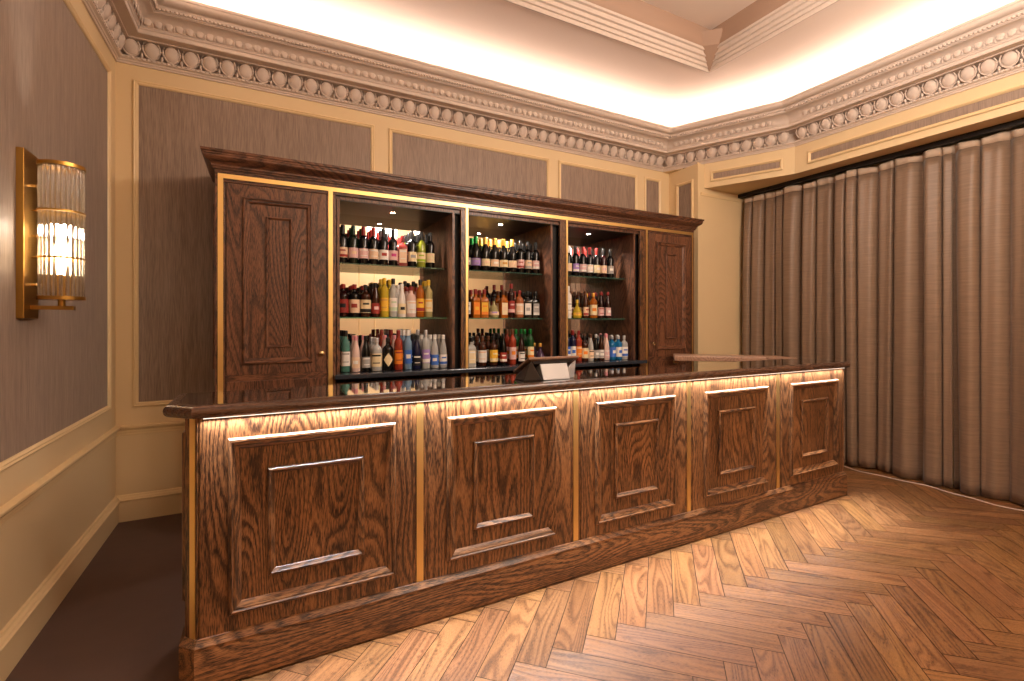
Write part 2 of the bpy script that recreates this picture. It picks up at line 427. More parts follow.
# flat ring between the cove and the coffer opening
ring=[Q[0],Q[1],Q[2],Q[3],Q[4]]
def v3(p,z=ZC): return (p[0],p[1],z)
A,B,Cc,D=(cx0,cy0),(cx0,cy1),(cx1,cy1),(cx1,cy0)
for poly in ([Q[0],Q[1],B,A],[Q[1],Q[2],Cc,B],[Q[2],Q[3],Cc],[Q[3],Q[4],D,Cc],[Q[4],Q[0],A,D]):
    cm.add([v3(p) for p in poly],[tuple(range(len(poly)))])
ce=cm.obj('ceiling',ceilm,smooth=True,angle=25); struct(ce,'pale ceiling lit from the cove with a raised rectangular coffer','ceiling')
cof=MB().frame(cx0,cx1,cy0,cy1,[(0,ZC),(0,ZC-.014),(.012,ZC-.014),(.014,ZC+.02),(.030,ZC+.022),(.034,ZC+.05),(.052,ZC+.055),(.056,ZC+.085),(.076,ZC+.09),(.080,ZC+.125),(.10,ZC+.13),(.104,ZC+.15)],
               (0,0,0),(1,0,0),(0,1,0),(0,0,1)).obj('coffer_moulding',plaster,ce)
sv=[(.104,ZC+.15)]
for k in range(1,7):
    a=k/6*PI/2; sv.append((.104+.08*math.sin(a),ZC+.15+.14*(1-math.cos(a))))
MB().frame(cx0,cx1,cy0,cy1,[(.104,ZC+.15),(.112,ZC+.16),(.118,ZC+.20),(.135,ZC+.25),(.165,ZC+.29)],(0,0,0),(1,0,0),(0,1,0),(0,0,1)).obj('coffer_cove',plain('coffer_shade_paint',srgb(176,146,126),.6),ce,smooth=True)  # the band's shade is painted in as a darker colour
MB().add([(cx0+.16,cy0+.16,ZC+.29),(cx1-.16,cy0+.16,ZC+.29),(cx1-.16,cy1-.16,ZC+.29),(cx0+.16,cy1-.16,ZC+.29)],[(0,1,2,3)]).obj('coffer_top',ceilm,ce)
# chamfered block in the coffer's corner, shade put into its darker colour
kx,ky=cx1,cy1
MB().add([(kx-.008,ky-.008,ZC-.012),(kx-.215,ky-.10,ZC+.15),(kx-.10,ky-.215,ZC+.15),(kx-.28,ky-.13,ZC+.26),(kx-.13,ky-.28,ZC+.26),(kx-.02,ky-.02,ZC+.26)],
         [(0,1,2),(1,3,4,2),(0,5,3,1),(0,2,4,5),(3,5,4)]).obj('coffer_corner_block',plain('coffer_block_shade',srgb(176,146,126),.6),ce)
o=MB().box(XL-.1,5.6,YR-.1,YB+.1,4.4,4.5).obj('ceiling_slab',ceilm); struct(o)

# ---------------------------------------------------------------- bar
YF=2.232          # front face of the bar
X0,X1=-.225,4.342
BZ=1.0735
bar=empty('bar_counter',(2.05,2.42,0),'long dark oak bar with five raised panels and brass strips, standing on the parquet','bar')
def B_(mb,name,mat,par=None,**k):
    o=mb.obj(name,mat,par or bar,**k); 
    return o
bl=Vector(bar.location)
def shift(mb,v=None):
    v=v if v is not None else bl
    mb.v=[(a-v[0],b-v[1],c-v[2]) for a,b,c in mb.v]; return mb
YK=2.60; e=.044
body=[(X0,YF+.012),(X1,YF+.012),(X1+e,YF+.012+e),(X1+e,YK),(X0-e,YK),(X0-e,YF+.012+e)]
shift(MB().prism(body,.006,BZ)); 
B_(shift(MB().prism(body,.008,BZ)),'carcass',oakZ)
strips=[.6755,1.5915,2.5045,3.4535]
edges=[X0]+strips+[X1]
PO=[(0,0),(0,.010),(.006,.020),(.014,.022),(.020,.016),(.024,.017),(.034,.012),(.044,.004),(.048,0)]
PI_=[(0,0),(0,.009),(.005,.015),(.011,.016),(.016,.010),(.022,.006),(.026,0)]
O=(0,YF-.0005,0)
for i in range(5):
    a=edges[i]+(.036 if i else .004); b=edges[i+1]-(.036 if i<4 else .004)
    p=B_(shift(MB().box(a,b,YF,YF+.02,.19,BZ-.001)),'panel',oakZ,bevel=.005,seg=3)
    ox0,ox1=a+.098,b-.104
    if i==0: ox0=-.122; ox1=.556
    f=shift(MB().frame(ox0,ox1,.269,.984,PO,O,(1,0,0),(0,0,1),(0,-1,0),True)).obj('panel_moulding',[oakX,oakZ],p,smooth=True,angle=25)
    g=shift(MB().frame(ox0+.144,ox1-.144,.396,.845,PI_,O,(1,0,0),(0,0,1),(0,-1,0),True)).obj('panel_moulding',[oakX,oakZ],p,smooth=True,angle=25)
for x in strips:
    B_(shift(MB().box(x-.034,x+.034,YF+.004,YF+.016,.19,BZ-.001)),'stile',oakZ)
    B_(shift(MB().box(x-.0165,x+.0165,YF+.0005,YF+.006,.19,BZ-.001)),'brass_strip',brass)
# chamfered corners with a brass strip in each
c=math.sqrt(.5)
for sx,xc in ((-1,X0),(1,X1)):
    def ch(s,n): return (xc+sx*(s*c+n*c) , YF+s*c-n*c)
    def quad(s0,s1,n0,n1):
        q=[ch(s0,n0),ch(s1,n0),ch(s1,n1),ch(s0,n1)]
        return q if sx>0 else q[::-1]
    B_(shift(MB().prism(quad(.002,.066,-.012,.0),.19,BZ-.001)),'corner_stile',oakZ)
    B_(shift(MB().prism(quad(.012,.040,.0,.0025),.195,BZ-.001)),'brass_strip',brass)
    xe=X0-e-.003 if sx<0 else X1+e+.003
    EP=B_(shift(MB().box(min(xe,xe-sx*.012),max(xe,xe-sx*.012),YF+.055,YK-.01,.19,BZ-.001)),'end_panel',oakZ)
    shift(MB().frame(YF+.13,YK-.06,.30,1.0,PO,(xe,0,0),(0,1,0),(0,0,1),(sx,0,0))).obj('panel_moulding',oakZ,EP,smooth=True,angle=25)
# plinth with moulded top, following the chamfers
PL=[(.0,.201),(.006,.199),(.010,.190),(.016,.184),(.022,.176),(.022,.168),(.020,.166),(.022,.160),(.022,.007),(0,.007)]
ppath=[(X0-e,YK),(X0-e,YF+e),(X0,YF),(X1,YF),(X1+e,YF+e),(X1+e,YK)]
B_(shift(sweep(ppath,PL)),'plinth',oakX,smooth=True,angle=28)
# light strip tucked under the worktop
B_(shift(MB().box(X0+.02,X1-.02,2.214,2.220,BZ-.0018,BZ-.0005)),'light_strip',ledm)

# worktop with rounded nose
def worktop():
    z0,t=1.0745,.0505; zc=z0+t/2; rr=t/2; IN=.020
    nose=[(-rr*.9+rr*.9*math.cos(-PI/2+PI*k/8),zc+rr*math.sin(-PI/2+PI*k/8)) for k in range(9)]
    top=MB(); ms=mitres(outl,False)
    def off(i,q): p=Vector(outl[i])+ms[i]*q; return (p.x,p.y)
    n=len(outl)
    poly=[off(i,-rr*.9-IN) for i in range(n)]
    top.prism(poly,z0,z0+t)
    tp=top.obj('bar_worktop',topX)
    full=[(-rr*.9-IN,z0)]+nose+[(-rr*.9-IN,z0+t)]
    nm=sweep(outl,full)
    for k in (0,n-1):
        nm.add([off(k,q)+(z,) for q,z in full],[tuple(range(len(full)))])
    nm.obj('nose_edge',nosem,tp,smooth=True,angle=35)
    return tp
YC=2.64
ov=.041; endl=.105
outl=[(X0-.017-endl,YC),(X0-.017-endl,YF-ov+endl),(X0-.017,YF-ov),(X1+.017,YF-ov),(X1+.017+.075,YF-ov+.075),(X1+.017+.075,YC)]
tag(worktop(),'glossy dark worktop with rounded wooden nose on top of the long bar','worktop')

# lift-up flap bridging towards the cabinet
fp=[(3.625,3.415),(4.27,2.88),(4.22,2.641),(4.42,2.641),(4.56,2.96),(3.93,3.72)]
fpm=MB().prism(fp,1.073,1.122)
ft=Vector((3.63,3.42,1.073)); 
o=shift(fpm,ft).obj('lifting_flap',flapm,bar,loc=ft-bl,bevel=.006); o['label']='brownish wooden lifting flap'
d=Vector((.77,-.64)); 
MB().prism([(.02,.03),(.06,-.003),(.12,.06),(.08,.1)],-.032,0).obj('hinge_bracket',chrome,o,bevel=.003)

# till / touch screen on the bar
pos=empty('point_of_sale_terminal',(1.475,2.36,1.125),'grey till terminal with tilted screen seen from behind, standing on the bar','till')
hexa=[(0,3,2,1),(4,5,6,7),(0,1,5,4),(1,2,6,5),(2,3,7,6),(3,0,4,7)]
a=.172
MB().add([(-a,-.085,.122),(a,-.085,.122),(a,.095,.032),(-a,.095,.032),(-a,-.085,.136),(a,-.085,.136),(a,.100,.044),(-a,.100,.044)],hexa).obj('screen',plain('till_shell',srgb(150,120,104),.35),pos,bevel=.004)
MB().add([(-.14,-.072,.1135),(.14,-.072,.1135),(.14,.07,.0430),(-.14,.07,.0430),(-.13,-.060,.095),(.13,-.060,.095),(.13,.06,.035),(-.13,.06,.035)],
         [(0,1,2,3),(4,7,6,5),(0,4,5,1),(1,5,6,2),(2,6,7,3),(3,7,4,0)]).obj('rear_housing',darkplastic,pos,bevel=.003)
MB().add([(-.075,-.085,.001),(.105,-.085,.001),(.105,.05,.001),(-.075,.05,.001),(-.085,-.062,.094),(.100,-.062,.094),(.100,.045,.040),(-.08,.045,.040)],hexa).obj('stand',steel,pos,bevel=.004)
MB().add([(-.185,-.05,.001),(-.078,-.075,.001),(-.078,.05,.001),(-.185,.06,.001),(-.150,-.070,.112),(-.146,-.072,.112),(-.088,.03,.045),(-.150,.05,.05)],hexa).obj('side_bracket',darkplastic,pos,bevel=.003)
MB().add([(.107,-.06,.001),(.165,-.04,.001),(.165,.05,.001),(.107,.05,.001),(.107,-.066,.070),(.158,-.070,.110),(.150,.04,.05),(.107,.04,.04)],hexa).obj('side_bracket',steel,pos,bevel=.003)

# ---------------------------------------------------------------- cabinet behind the bar
CY=3.74; MY=4.22; CZ=2.38; KZ=1.07
cab=empty('back_bar_cabinet',(2.0,4.0,0),'tall dark oak back-bar cabinet with two panelled doors and three mirrored bays','cabinet')
cl=Vector(cab.location)
def K(mb,name,mat,par=None,**k): return shift(mb,cl).obj(name,mat,par or cab,**k)
CX0,CX1=-.281,4.275
bays=[(.516,1.4136),(1.560,2.388),(2.575,3.402)]
# carcass
cc=MB(); 
cc.box(CX0,CX1,CY+.02,4.34,.01,.90)                      # base block
cc.box(CX0,.45,CY+.02,4.34,.90,2.46)                     # left cupboard
cc.box(3.55,CX1,CY+.02,4.34,.90,2.46)                    # right cupboard
cc.box(.45,3.55,CY+.02,4.34,CZ,2.46)                     # bay ceiling
cc.box(.45,3.55,4.24,4.34,.90,CZ)                        # back
K(cc,'carcass',cabZ)
K(MB().box(.46,3.55,CY+.021,MY,CZ-.006,CZ-.001),'bay_ceiling',plain('dark_bay_ceiling',srgb(30,26,26),.35))
for a,b in ((.45,.516),(1.4136,1.560),(2.388,2.575),(3.402,3.55)):
    if a>.5: K(MB().box(a,a+.02,CY+.012,MY+.01,KZ,CZ),'bay_side',cabZ)
    if b<3.5: K(MB().box(b-.02,b,CY+.012,MY+.01,KZ,CZ),'bay_side',cabZ)
    K(MB().box(a+.02,b-.02,CY+.06,CY+.075,.9,CZ),'pocket_back',dark)
# front frame
K(MB().box(CX0,CX1,CY+.004,CY+.03,2.405,2.487),'top_rail',cabX,bevel=.003)
K(MB().box(CX0,-.222,CY,CY+.03,.10,2.405),'stile',cabZ,bevel=.003)
K(MB().box(.424,.484,CY,CY+.03,.10,2.405),'stile',cabZ,bevel=.003)
K(MB().box(4.235,CX1,CY,CY+.03,.10,2.405),'stile',cabZ,bevel=.003)
for a,b in ((1.485,1.549),(2.483,2.570),(3.477,3.58)):
    K(MB().box(a,b,CY,CY+.03,.10,2.405),'stile',oakZ,bevel=.003)
K(MB().box(.484,.492,CY+.02,CY+.05,KZ,2.405),'stile',cabZ)
# slim side pilaster seen beyond the left edge
K(MB().box(CX0-.03,CX0,3.98,4.06,1.12,2.30),'side_moulding',cabZ,bevel=.004)
g=.005
K(MB().box(-.2634,4.257,CY-g,CY+.004,2.428,2.458),'brass_strip',brass)
for a,b in ((-.2634,-.2320),(.4346,.4650),(1.528,1.549),(2.552,2.570),(3.560,3.580),(4.238,4.257)):
    K(MB().box(a,b,CY-g,CY+.001,.10,2.428),'brass_strip',brass)
# cornice of the cabinet
CPR=[(0,2.484),(.010,2.486),(.012,2.498),(.018,2.502)]
for k in range(7):
    t=k/6; CPR.append((.018+.045*t+.008*math.sin(t*2*PI)*-1,2.504+.062*t))
CPR+=[(.066,2.570),(.066,2.580),(.074,2.584),(.076,2.600),(0,2.602)]
cpath=[(CX1,4.34),(CX1,CY),(CX0,CY),(CX0,4.34)]
mbc=sweep(cpath,[(-p,z) for p,z in CPR]); mbc.box(CX0,CX1,CY,4.34,2.47,2.601)
K(mbc,'cornice',cabX,smooth=True,angle=25)
# doors
DO=[(0,0),(0,.010),(.005,.018),(.012,.019),(.018,.012),(.03,.010),(.038,.003),(.042,0)]
DI=[(0,0),(0,.010),(.005,.014),(.010,.013),(.016,.006),(.02,0)]
def door(x0,x1,z0,z1,knobx,knobz,mould=True):
    d=K(MB().box(x0,x1,CY+.002,CY+.022,z0,z1),'door',cabZ,bevel=.003)
    OO=(0,CY+.0015,0)
    if mould:
        w=x1-x0; i=.095*w/.63
        shift(MB().frame(x0+i,x1-i,z0+.072,z1-.086,DO,OO,(1,0,0),(0,0,1),(0,-1,0),True),cl).obj('panel_moulding',[cabX,cabZ],d,smooth=True,angle=25)
        shift(MB().frame(x0+i+.143,x1-i-.135,z0+.185,z1-.206,DI,OO,(1,0,0),(0,0,1),(0,-1,0),True),cl).obj('panel_moulding',[cabX,cabZ],d,smooth=True,angle=25)
    k=MB().lathe([(.008,0),(.008,.014),(.018,.018),(.020,.024),(.016,.030),(0,.033)],14)
    k.v=[(x+knobx,-z+CY+.002,y+knobz) for x,y,z in k.v]
    shift(k,cl).obj('knob',chrome,d,smooth=True)
door(-.215,.4216,1.092,2.402,.385,1.228); door(-.215,.4216,.20,1.048,.385,.955)
door(3.600,4.228,1.092,2.402,3.654,1.232); door(3.600,4.228,.20,1.048,3.654,.958)
K(MB().box(-.222,.424,CY+.004,CY+.024,1.048,1.092),'door_rail',cabX); K(MB().box(3.58,4.235,CY+.004,CY+.024,1.048,1.092),'door_rail',cabX)
for a,b in bays:
    K(MB().box(a-.0,b+.0,MY,MY+.006,KZ,CZ-.006),'mirror',mirror)
    for z in (1.487,1.912):
        K(MB().box(a+.004,b-.004,3.885,MY-.004,z,z+.009),'glass_shelf',glassm)
    m=(a+b)/2
    K(MB().lathe([(.0,-.008),(.018,-.008),(.026,-.012),(.03,-.006)],16,c=(m,3.97,CZ)),'downlight',brass2)
    K(MB().lathe([(.0,-.0095),(.017,-.0095)],16,c=(m,3.97,CZ),caps=True),'downlight_lens',downm)
# low cupboards under the bays
for a,b in ((.49,1.48),(1.555,2.478),(2.575,3.472)):
    K(MB().box(a,b,CY+.002,CY+.022,.20,1.0),'low_door',cabZ,bevel=.003)
w=MB().box(.492,1.484,3.68,MY-.001,1.04,KZ).box(1.55,2.482,3.68,MY-.001,1.04,KZ).box(2.571,3.476,3.68,MY-.001,1.04,KZ).box(.47,3.50,3.66,3.737,1.032,1.066)
w=MB().box(.47,3.50,3.655,3.738,1.036,KZ)
for a,b in bays: w.box(a+.001,b-.001,3.738,MY-.001,1.036,KZ)
o=w.obj('back_worktop',blackstone,bevel=.004); tag(o,'black stone worktop at the foot of the mirrored bottle bays','worktop')

# ---------------------------------------------------------------- bottles
def bprof(kind):
    if kind=='wine': return [(.0,.004),(.028,.0),(.037,.003),(.0375,.01),(.0375,.19),(.034,.207),(.024,.222),(.0150,.234),(.0140,.25),(.0140,.292),(.0155,.294),(.0155,.300),(.012,.302)]
    if kind=='champagne': return [(.0,.004),(.030,.0),(.0415,.004),(.0425,.012),(.0425,.165),(.040,.185),(.032,.21),(.022,.235),(.0165,.262),(.0155,.29),(.0175,.293),(.0175,.303),(.014,.306)]
    if kind=='round': return [(.0,.003),(.032,.0),(.040,.004),(.041,.012),(.041,.165),(.039,.180),(.030,.193),(.0175,.203),(.0150,.212),(.0145,.250),(.0160,.252),(.0160,.259),(.012,.260)]
    if kind=='tall': return [(.0,.003),(.028,.0),(.034,.004),(.0345,.012),(.0345,.215),(.032,.232),(.022,.250),(.0145,.262),(.0135,.28),(.0135,.308),(.015,.310),(.015,.318),(.011,.32)]
    if kind=='squat': return [(.0,.003),(.040,.0),(.054,.008),(.058,.035),(.056,.075),(.046,.110),(.030,.135),(.0175,.150),(.0155,.17),(.0150,.215),(.017,.217),(.017,.226),(.012,.228)]
    if kind=='slim': return [(.0,.003),(.026,.0),(.033,.004),(.034,.02),(.033,.11),(.031,.15),(.026,.185),(.0185,.215),(.0145,.24),(.0140,.268),(.0155,.27),(.0155,.277),(.011,.278)]
def sqbody(w,d,h):
    return w,d,h
LAB={'wine':(.045,.125,.0382),'champagne':(.045,.110,.0432),'round':(.035,.140,.0418),'tall':(.05,.16,.0352),'squat':(.035,.085,.0590),'slim':(.03,.115,.0345)}
HTS={'wine':(.226,.303,.0170),'champagne':(.205,.308,.0205),'round':(.226,.262,.0168),'tall':(.276,.322,.0160),'squat':(.190,.230,.0180),'slim':(.244,.28,.0162),'square':(.215,.258,.0170)}
matcache={}
def glassmat(key,col,tr):
    k=('g',key)
    if k not in matcache: matcache[k]=plain('bottle_'+key.replace(' ','_'),col,.06,trans=tr,ior=1.3,coat=.3)
    return matcache[k]
GL={'dark green':(srgb(14,26,12),0),'black':(srgb(12,10,10),0),'dark red':(srgb(40,10,10),.0),'brown':(srgb(58,26,12),.0),'amber':(srgb(196,108,28),.35),'clear':(srgb(226,228,226),.45),
    'white':(srgb(232,226,220),0),'frosted pink':(srgb(236,206,196),.1),'yellow':(srgb(226,196,60),.3),'pale yellow':(srgb(226,214,150),.5),'red':(srgb(176,66,44),.3),'teal':(srgb(120,190,176),.6),
    'pale blue':(srgb(150,190,226),.5),'blue':(srgb(30,130,190),.4),'navy':(srgb(24,28,60),0),'rose':(srgb(170,74,70),.4),'green':(srgb(24,90,46),.35),'lime':(srgb(170,180,60),.35),'copper':(srgb(190,110,70),.3),'purple':(srgb(60,36,66),0)}
LC={'cream':srgb(240,222,180),'white':srgb(240,236,230),'pink':srgb(230,192,190),'red':srgb(160,52,44),'yellow':srgb(240,190,60),'lilac':srgb(170,140,210),'blue':srgb(60,110,200),'black':srgb(30,26,26),'orange':srgb(240,140,40),
    'lime green':srgb(160,196,50),'peach':srgb(238,208,178),'gold':srgb(214,164,80),'magenta':srgb(206,70,140),'grey':srgb(170,168,166),'pale green':srgb(200,220,190)}
CC={'black':srgb(20,18,18),'red':srgb(140,30,26),'gold':srgb(236,180,84),'green':srgb(20,120,50),'white':srgb(236,232,226),'silver':srgb(200,200,204),'brown':srgb(90,50,24),'blue':srgb(40,70,150),'dark green':srgb(16,50,26),'pink':srgb(226,150,160),'yellow':srgb(230,190,50)}
def flat(kind,name,col,rough=.5,metal=0):
    k=(kind,name)
    if k not in matcache: matcache[k]=plain('%s_%s'%(kind,name.replace(' ','_')),col,rough,metal)
    return matcache[k]
meshcache={}
def bottle_mesh(kind,g):
    k=(kind,g)
    if k not in meshcache:
        mb=MB(); m=glassmat(g,*GL[g])
        if kind=='square':
            w,d=.038,.030; vs=[];n=16
            prof=[(1,.0),(1,.006),(1,.15),(.96,.165),(.72,.182),(.42,.193),(.40,.20),(.38,.25),(.42,.252),(.42,.258),(.3,.259)]
            for s,z in prof:
                for i in range(n):
                    a=2*PI*i/n; cs,sn=math.cos(a),math.sin(a)
                    pw=1 if s<.5 else 4
                    rr=(abs(cs)**(2*pw)+abs(sn)**(2*pw))**(-1/(2*pw))
                    if s<.5: vs.append((cs*s*w,sn*s*w,z))
                    else: vs.append((cs*rr*s*w,sn*rr*s*d,z))
            fs=[(j*n+i,j*n+(i+1)%n,(j+1)*n+(i+1)%n,(j+1)*n+i) for j in range(len(prof)-1) for i in range(n)]
            fs+=[tuple(range(n-1,-1,-1)),tuple((len(prof)-1)*n+i for i in range(n))]
            mb.add(vs,fs)
        else: mb.lathe(bprof(kind),18)
        o=mb.obj('tmp',m,smooth=True,angle=50); meshcache[k]=o.data; bpy.data.objects.remove(o)
    return meshcache[k]
def label_mesh(kind,l1,l2,style):
    k=('L',kind,l1,l2,style)
    if k not in meshcache:
        mb=MB()
        if kind=='square':
            y=-.0312; x=.030
            def patch(z0,z1,xx,dy): mb.box(-xx,xx,y-dy,y-dy+.0012,z0,z1)
            patch(.03,.14,x,0.0); mb.cur=1
            if style==0: patch(.03,.055,x*.98,.0007); patch(.10,.112,x*.7,.0007)
            elif style==1: patch(.07,.10,x*.6,.0007)
            else: patch(.118,.132,x*.85,.0007); patch(.06,.066,x*.7,.0007)
            mb.cur=0
        else:
            z0,z1,r=LAB[kind]; h=z1-z0
            def arc(a,b,rr,half):
                if kind=='squat':
                    f=lambda z: .0588 if z<.06 else .0588-(z-.06)*.26
                    prof=[(f(a)+rr-r,a),(f((a+b)/2)+rr-r,(a+b)/2),(f(b)+rr-r,b)]
                elif kind=='slim':
                    prof=[(rr,a),(rr-.0008,b)]
                else: prof=[(rr,a),(rr,b)]
                mb.lathe(prof,14,a0=-PI/2-half,a1=-PI/2+half,caps=False)
            arc(z0,z1,r,1.35); mb.cur=1
            if style==0: arc(z0+.004,z0+h*.3,r+.0006,1.3); arc(z0+h*.62,z0+h*.75,r+.0006,.6)
            elif style==1: arc(z0+h*.38,z0+h*.68,r+.0006,.55)
            elif style==3: pass
            else: arc(z0+h*.78,z0+h*.9,r+.0006,.9); arc(z0+h*.25,z0+h*.32,r+.0006,.7)
            mb.cur=0
            if style==3:      # diamond shaped label
                mb=MB(); vs=[];
                zc=(z0+z1)/2
                for q in range(9):
                    t=q/8*2-1; a=-PI/2+t*.95; hh=(1-abs(t))*h*.52+.001
                    vs+=[(r*math.cos(a),r*math.sin(a),zc-hh),(r*math.cos(a),r*math.sin(a),zc+hh)]
                mb.add(vs,[(2*q,2*q+2,2*q+3,2*q+1) for q in range(8)])
        o=mb.obj('tmp',[flat('label',l1,LC[l1],.6),flat('label',l2,LC[l2],.6)],smooth=True); meshcache[k]=o.data; bpy.data.objects.remove(o)
    return meshcache[k]
def cap_mesh(kind,c_):
    k=('C',kind,c_)
    if k not in meshcache:
        a,b,r=HTS[kind]; mb=MB()
        r0=r if kind not in('champagne',) else .0235
        mb.lathe([(r0,a),(r if kind!='champagne' else .0185,a+(b-a)*.55),(r,b-.004),(r*.9,b),(0,b+.0005)],14)
        met=.6 if c_ in('gold','silver','green') else 0
        o=mb.obj('tmp',flat('cap',c_,CC[c_],.35,met),smooth=True); meshcache[k]=o.data; bpy.data.objects.remove(o)
    return meshcache[k]
ORD=['first','second','third','fourth','fifth','sixth','seventh','eighth','ninth','tenth','eleventh','twelfth']
KN={'wine':'wine bottle','champagne':'sparkling wine bottle','round':'round spirit bottle','tall':'tall spirit bottle','squat':'squat decanter bottle','slim':'tapered spirit bottle','square':'square spirit bottle'}
def put_bottle(kind,g,l1,l2,cp_,st,x,y,z,rz,sc,label,group):
    o=bpy.data.objects.new(KN[kind].replace(' ','_'),bottle_mesh(kind,g)); C.objects.link(o)
    o.location=(x,y,z); o.rotation_euler.z=rz; o.scale=(sc,sc,sc); tag(o,label,'bottle',group)
    l=bpy.data.objects.new('label',label_mesh(kind,l1,l2,st)); C.objects.link(l); l.parent=o
    c_=bpy.data.objects.new('cap' if kind!='champagne' else 'foil',cap_mesh(kind,cp_)); C.objects.link(c_); c_.parent=o
W='wine';H='champagne';R_='round';T='tall';Q_='squat';S='slim';SQ='square'
shelves={
 (0,2):[(W,'black','peach','red','black',0),(W,'dark green','pink','peach','dark green',1),(W,'black','pink','white','red',2),(W,'black','peach','white','red',2),(W,'black','white','red','black',1),(W,'black','pink','magenta','black',1),(SQ,'rose','peach','white','red',2),(W,'black','cream','grey','black',1),(W,'lime','cream','lime green','black',0),(W,'black','cream','peach','black',2)],
 (0,1):[(R_,'dark red','red','black','red',1),(R_,'black','peach','red','red',1),(R_,'brown','cream','black','black',0),(S,'brown','red','pink','black',1),(T,'yellow','yellow','gold','yellow',2),(T,'clear','white','pale green','black',0),(S,'white','cream','black','white',1),(R_,'frosted pink','white','peach','red',2),(T,'amber','yellow','red','black',0),(T,'pale yellow','cream','yellow','yellow',2)],
 (0,0):[(T,'teal','white','grey','black',2),(S,'frosted pink','peach','white','pink',1),(S,'black','grey','white','black',2),(R_,'clear','cream','black','silver',2),(R_,'black','cream','cream','black',3),(T,'red','orange','red','red',2),(T,'pale blue','blue','white','white',1),(S,'navy','black','white','black',2),(T,'clear','lilac','white','silver',0),(S,'clear','blue','white','white',1),(S,'clear','white','blue','white',0)],
 (1,2):[(H,'black','grey','white','green',1),(H,'black','lilac','grey','green',2),(H,'black','cream','peach','gold',1),(H,'black','peach','white','gold',1),(H,'black','cream','gold','gold',1),(H,'black','peach','cream','gold',2),(W,'black','pink','red','black',0),(W,'black','peach','grey','black',0),(W,'black','pink','white','black',0)],
 (1,1):[(R_,'black','white','grey','dark green',0),(SQ,'amber','orange','yellow','red',1),(SQ,'amber','yellow','orange','red',0),(Q_,'pale yellow','peach','lilac','black',1),(SQ,'amber','cream','peach','brown',1),(T,'dark red','red','pink','red',0),(R_,'copper','peach','white','red',2),(SQ,'black','white','grey','black',1),(SQ,'black','grey','white','black',0)],
 (1,0):[(SQ,'clear','cream','white','black',2),(R_,'brown','white','peach','brown',2),(R_,'brown','yellow','cream','black',0),(S,'black','red','white','black',0),(T,'red','pink','orange','brown',1),(S,'dark red','white','black','black',2),(T,'green','cream','orange','green',0),(Q_,'purple','lilac','grey','gold',1)],
 (2,2):[(W,'black','red','white','white',0),(W,'black','peach','cream','white',2),(W,'black','lilac','white','black',0),(W,'black','pink','white','red',0),(W,'black','white','peach','red',2),(W,'black','cream','white','red',1),(W,'dark red','peach','pink','black',1),(W,'black','grey','white','black',1)],
 (2,1):[(T,'white','cream','pink','white',1),(T,'white','white','grey','white',2),(Q_,'yellow','yellow','gold','yellow',1),(S,'brown','peach','red','brown',0),(R_,'amber','cream','orange','gold',1),(S,'dark red','pink','red','red',2),(S,'dark red','pink','white','red',1)],
 (2,0):[(T,'navy','blue','white','black',0),(T,'navy','white','blue','red',1),(T,'red','orange','peach','red',2),(R_,'brown','cream','orange','black',1),(S,'clear','peach','black','brown',2),(S,'black','grey','white','silver',1),(S,'brown','white','grey','black',0),(S,'frosted pink','pink','white','pink',2),(R_,'blue','blue','white','silver',1),(R_,'blue','white','blue','silver',1),(R_,'clear','white','blue','silver',0)],
}
# x positions (front row) given per bay as a fraction of the bay width
SPAN={(0,2):(.02,.88),(0,1):(.02,.86),(0,0):(.06,.92),(1,2):(.09,.92),(1,1):(.06,.92),(1,0):(.07,.92),(2,2):(.06,.84),(2,1):(.08,.80),(2,0):(.08,.92)}
SN={0:'bottom',1:'middle',2:'top'}; BN={0:'left',1:'middle',2:'right'}
SZ={0:KZ,1:1.496,2:1.921}
for (b,s),lst in shelves.items():
    a,bb=bays[b]; n=len(lst); f0,f1=SPAN[(b,s)]; wd=bb-a; x0=a+.045+f0*(wd-.09)*.6; x1=a+wd*f1-.03 if f1<.9 else bb-.05
    x0=a+.05; x1=a+wd*f1-.02 if f1<.9 else bb-.06
    y0={0:3.83,1:3.935,2:3.935}[s]
    rows=[(0,y0),(1,y0+.10),(2,y0+.20)] if s!=0 else [(0,y0),(1,y0+.11),(2,y0+.22)]
    for r,y in rows:
        src=lst if r==0 else [lst[min(n-1,max(0,i+(0 if (i+r)%3 else random.choice((-1,1)))))] for i in range(n)]
        RAD={'wine':.0377,'champagne':.0427,'round':.0412,'tall':.0347,'squat':.0585,'slim':.0342,'square':.0383}
        if r: src=[lst[1] if q[5]==3 else q for q in src]
        rad=[RAD[q[0]]*(.82 if q[0]=='squat' else 1) for q in src]
        A0,A1=a+.006+(.004 if s else .012),(x1+.03 if f1<.9 else bb-.02)
        D=2*sum(rad); sc=min(1.0,(A1-A0-.002*(n-1))/D); gap=(A1-A0-D*sc)/(n-1)
        cur=A0
        for i,(k,g,l1,l2,cp_,st) in enumerate(src):
            x=cur+rad[i]*sc; cur+=2*rad[i]*sc+gap
            rn={0:'front',1:'second',2:'back'}[r]
            lab='%s %s, %s label, %s from left, %s row, %s shelf, %s bay'%(g,KN[k],l1,ORD[i],rn,SN[s],BN[b])
            put_bottle(k,g,l1,l2,cp_,st,x,y+random.uniform(-.002,.002),SZ[s]+.0003,random.uniform(-.35,.15),sc*(.82 if k=='squat' else 1),lab,'bottles on the %s shelf of the %s bay'%(SN[s],BN[b]))

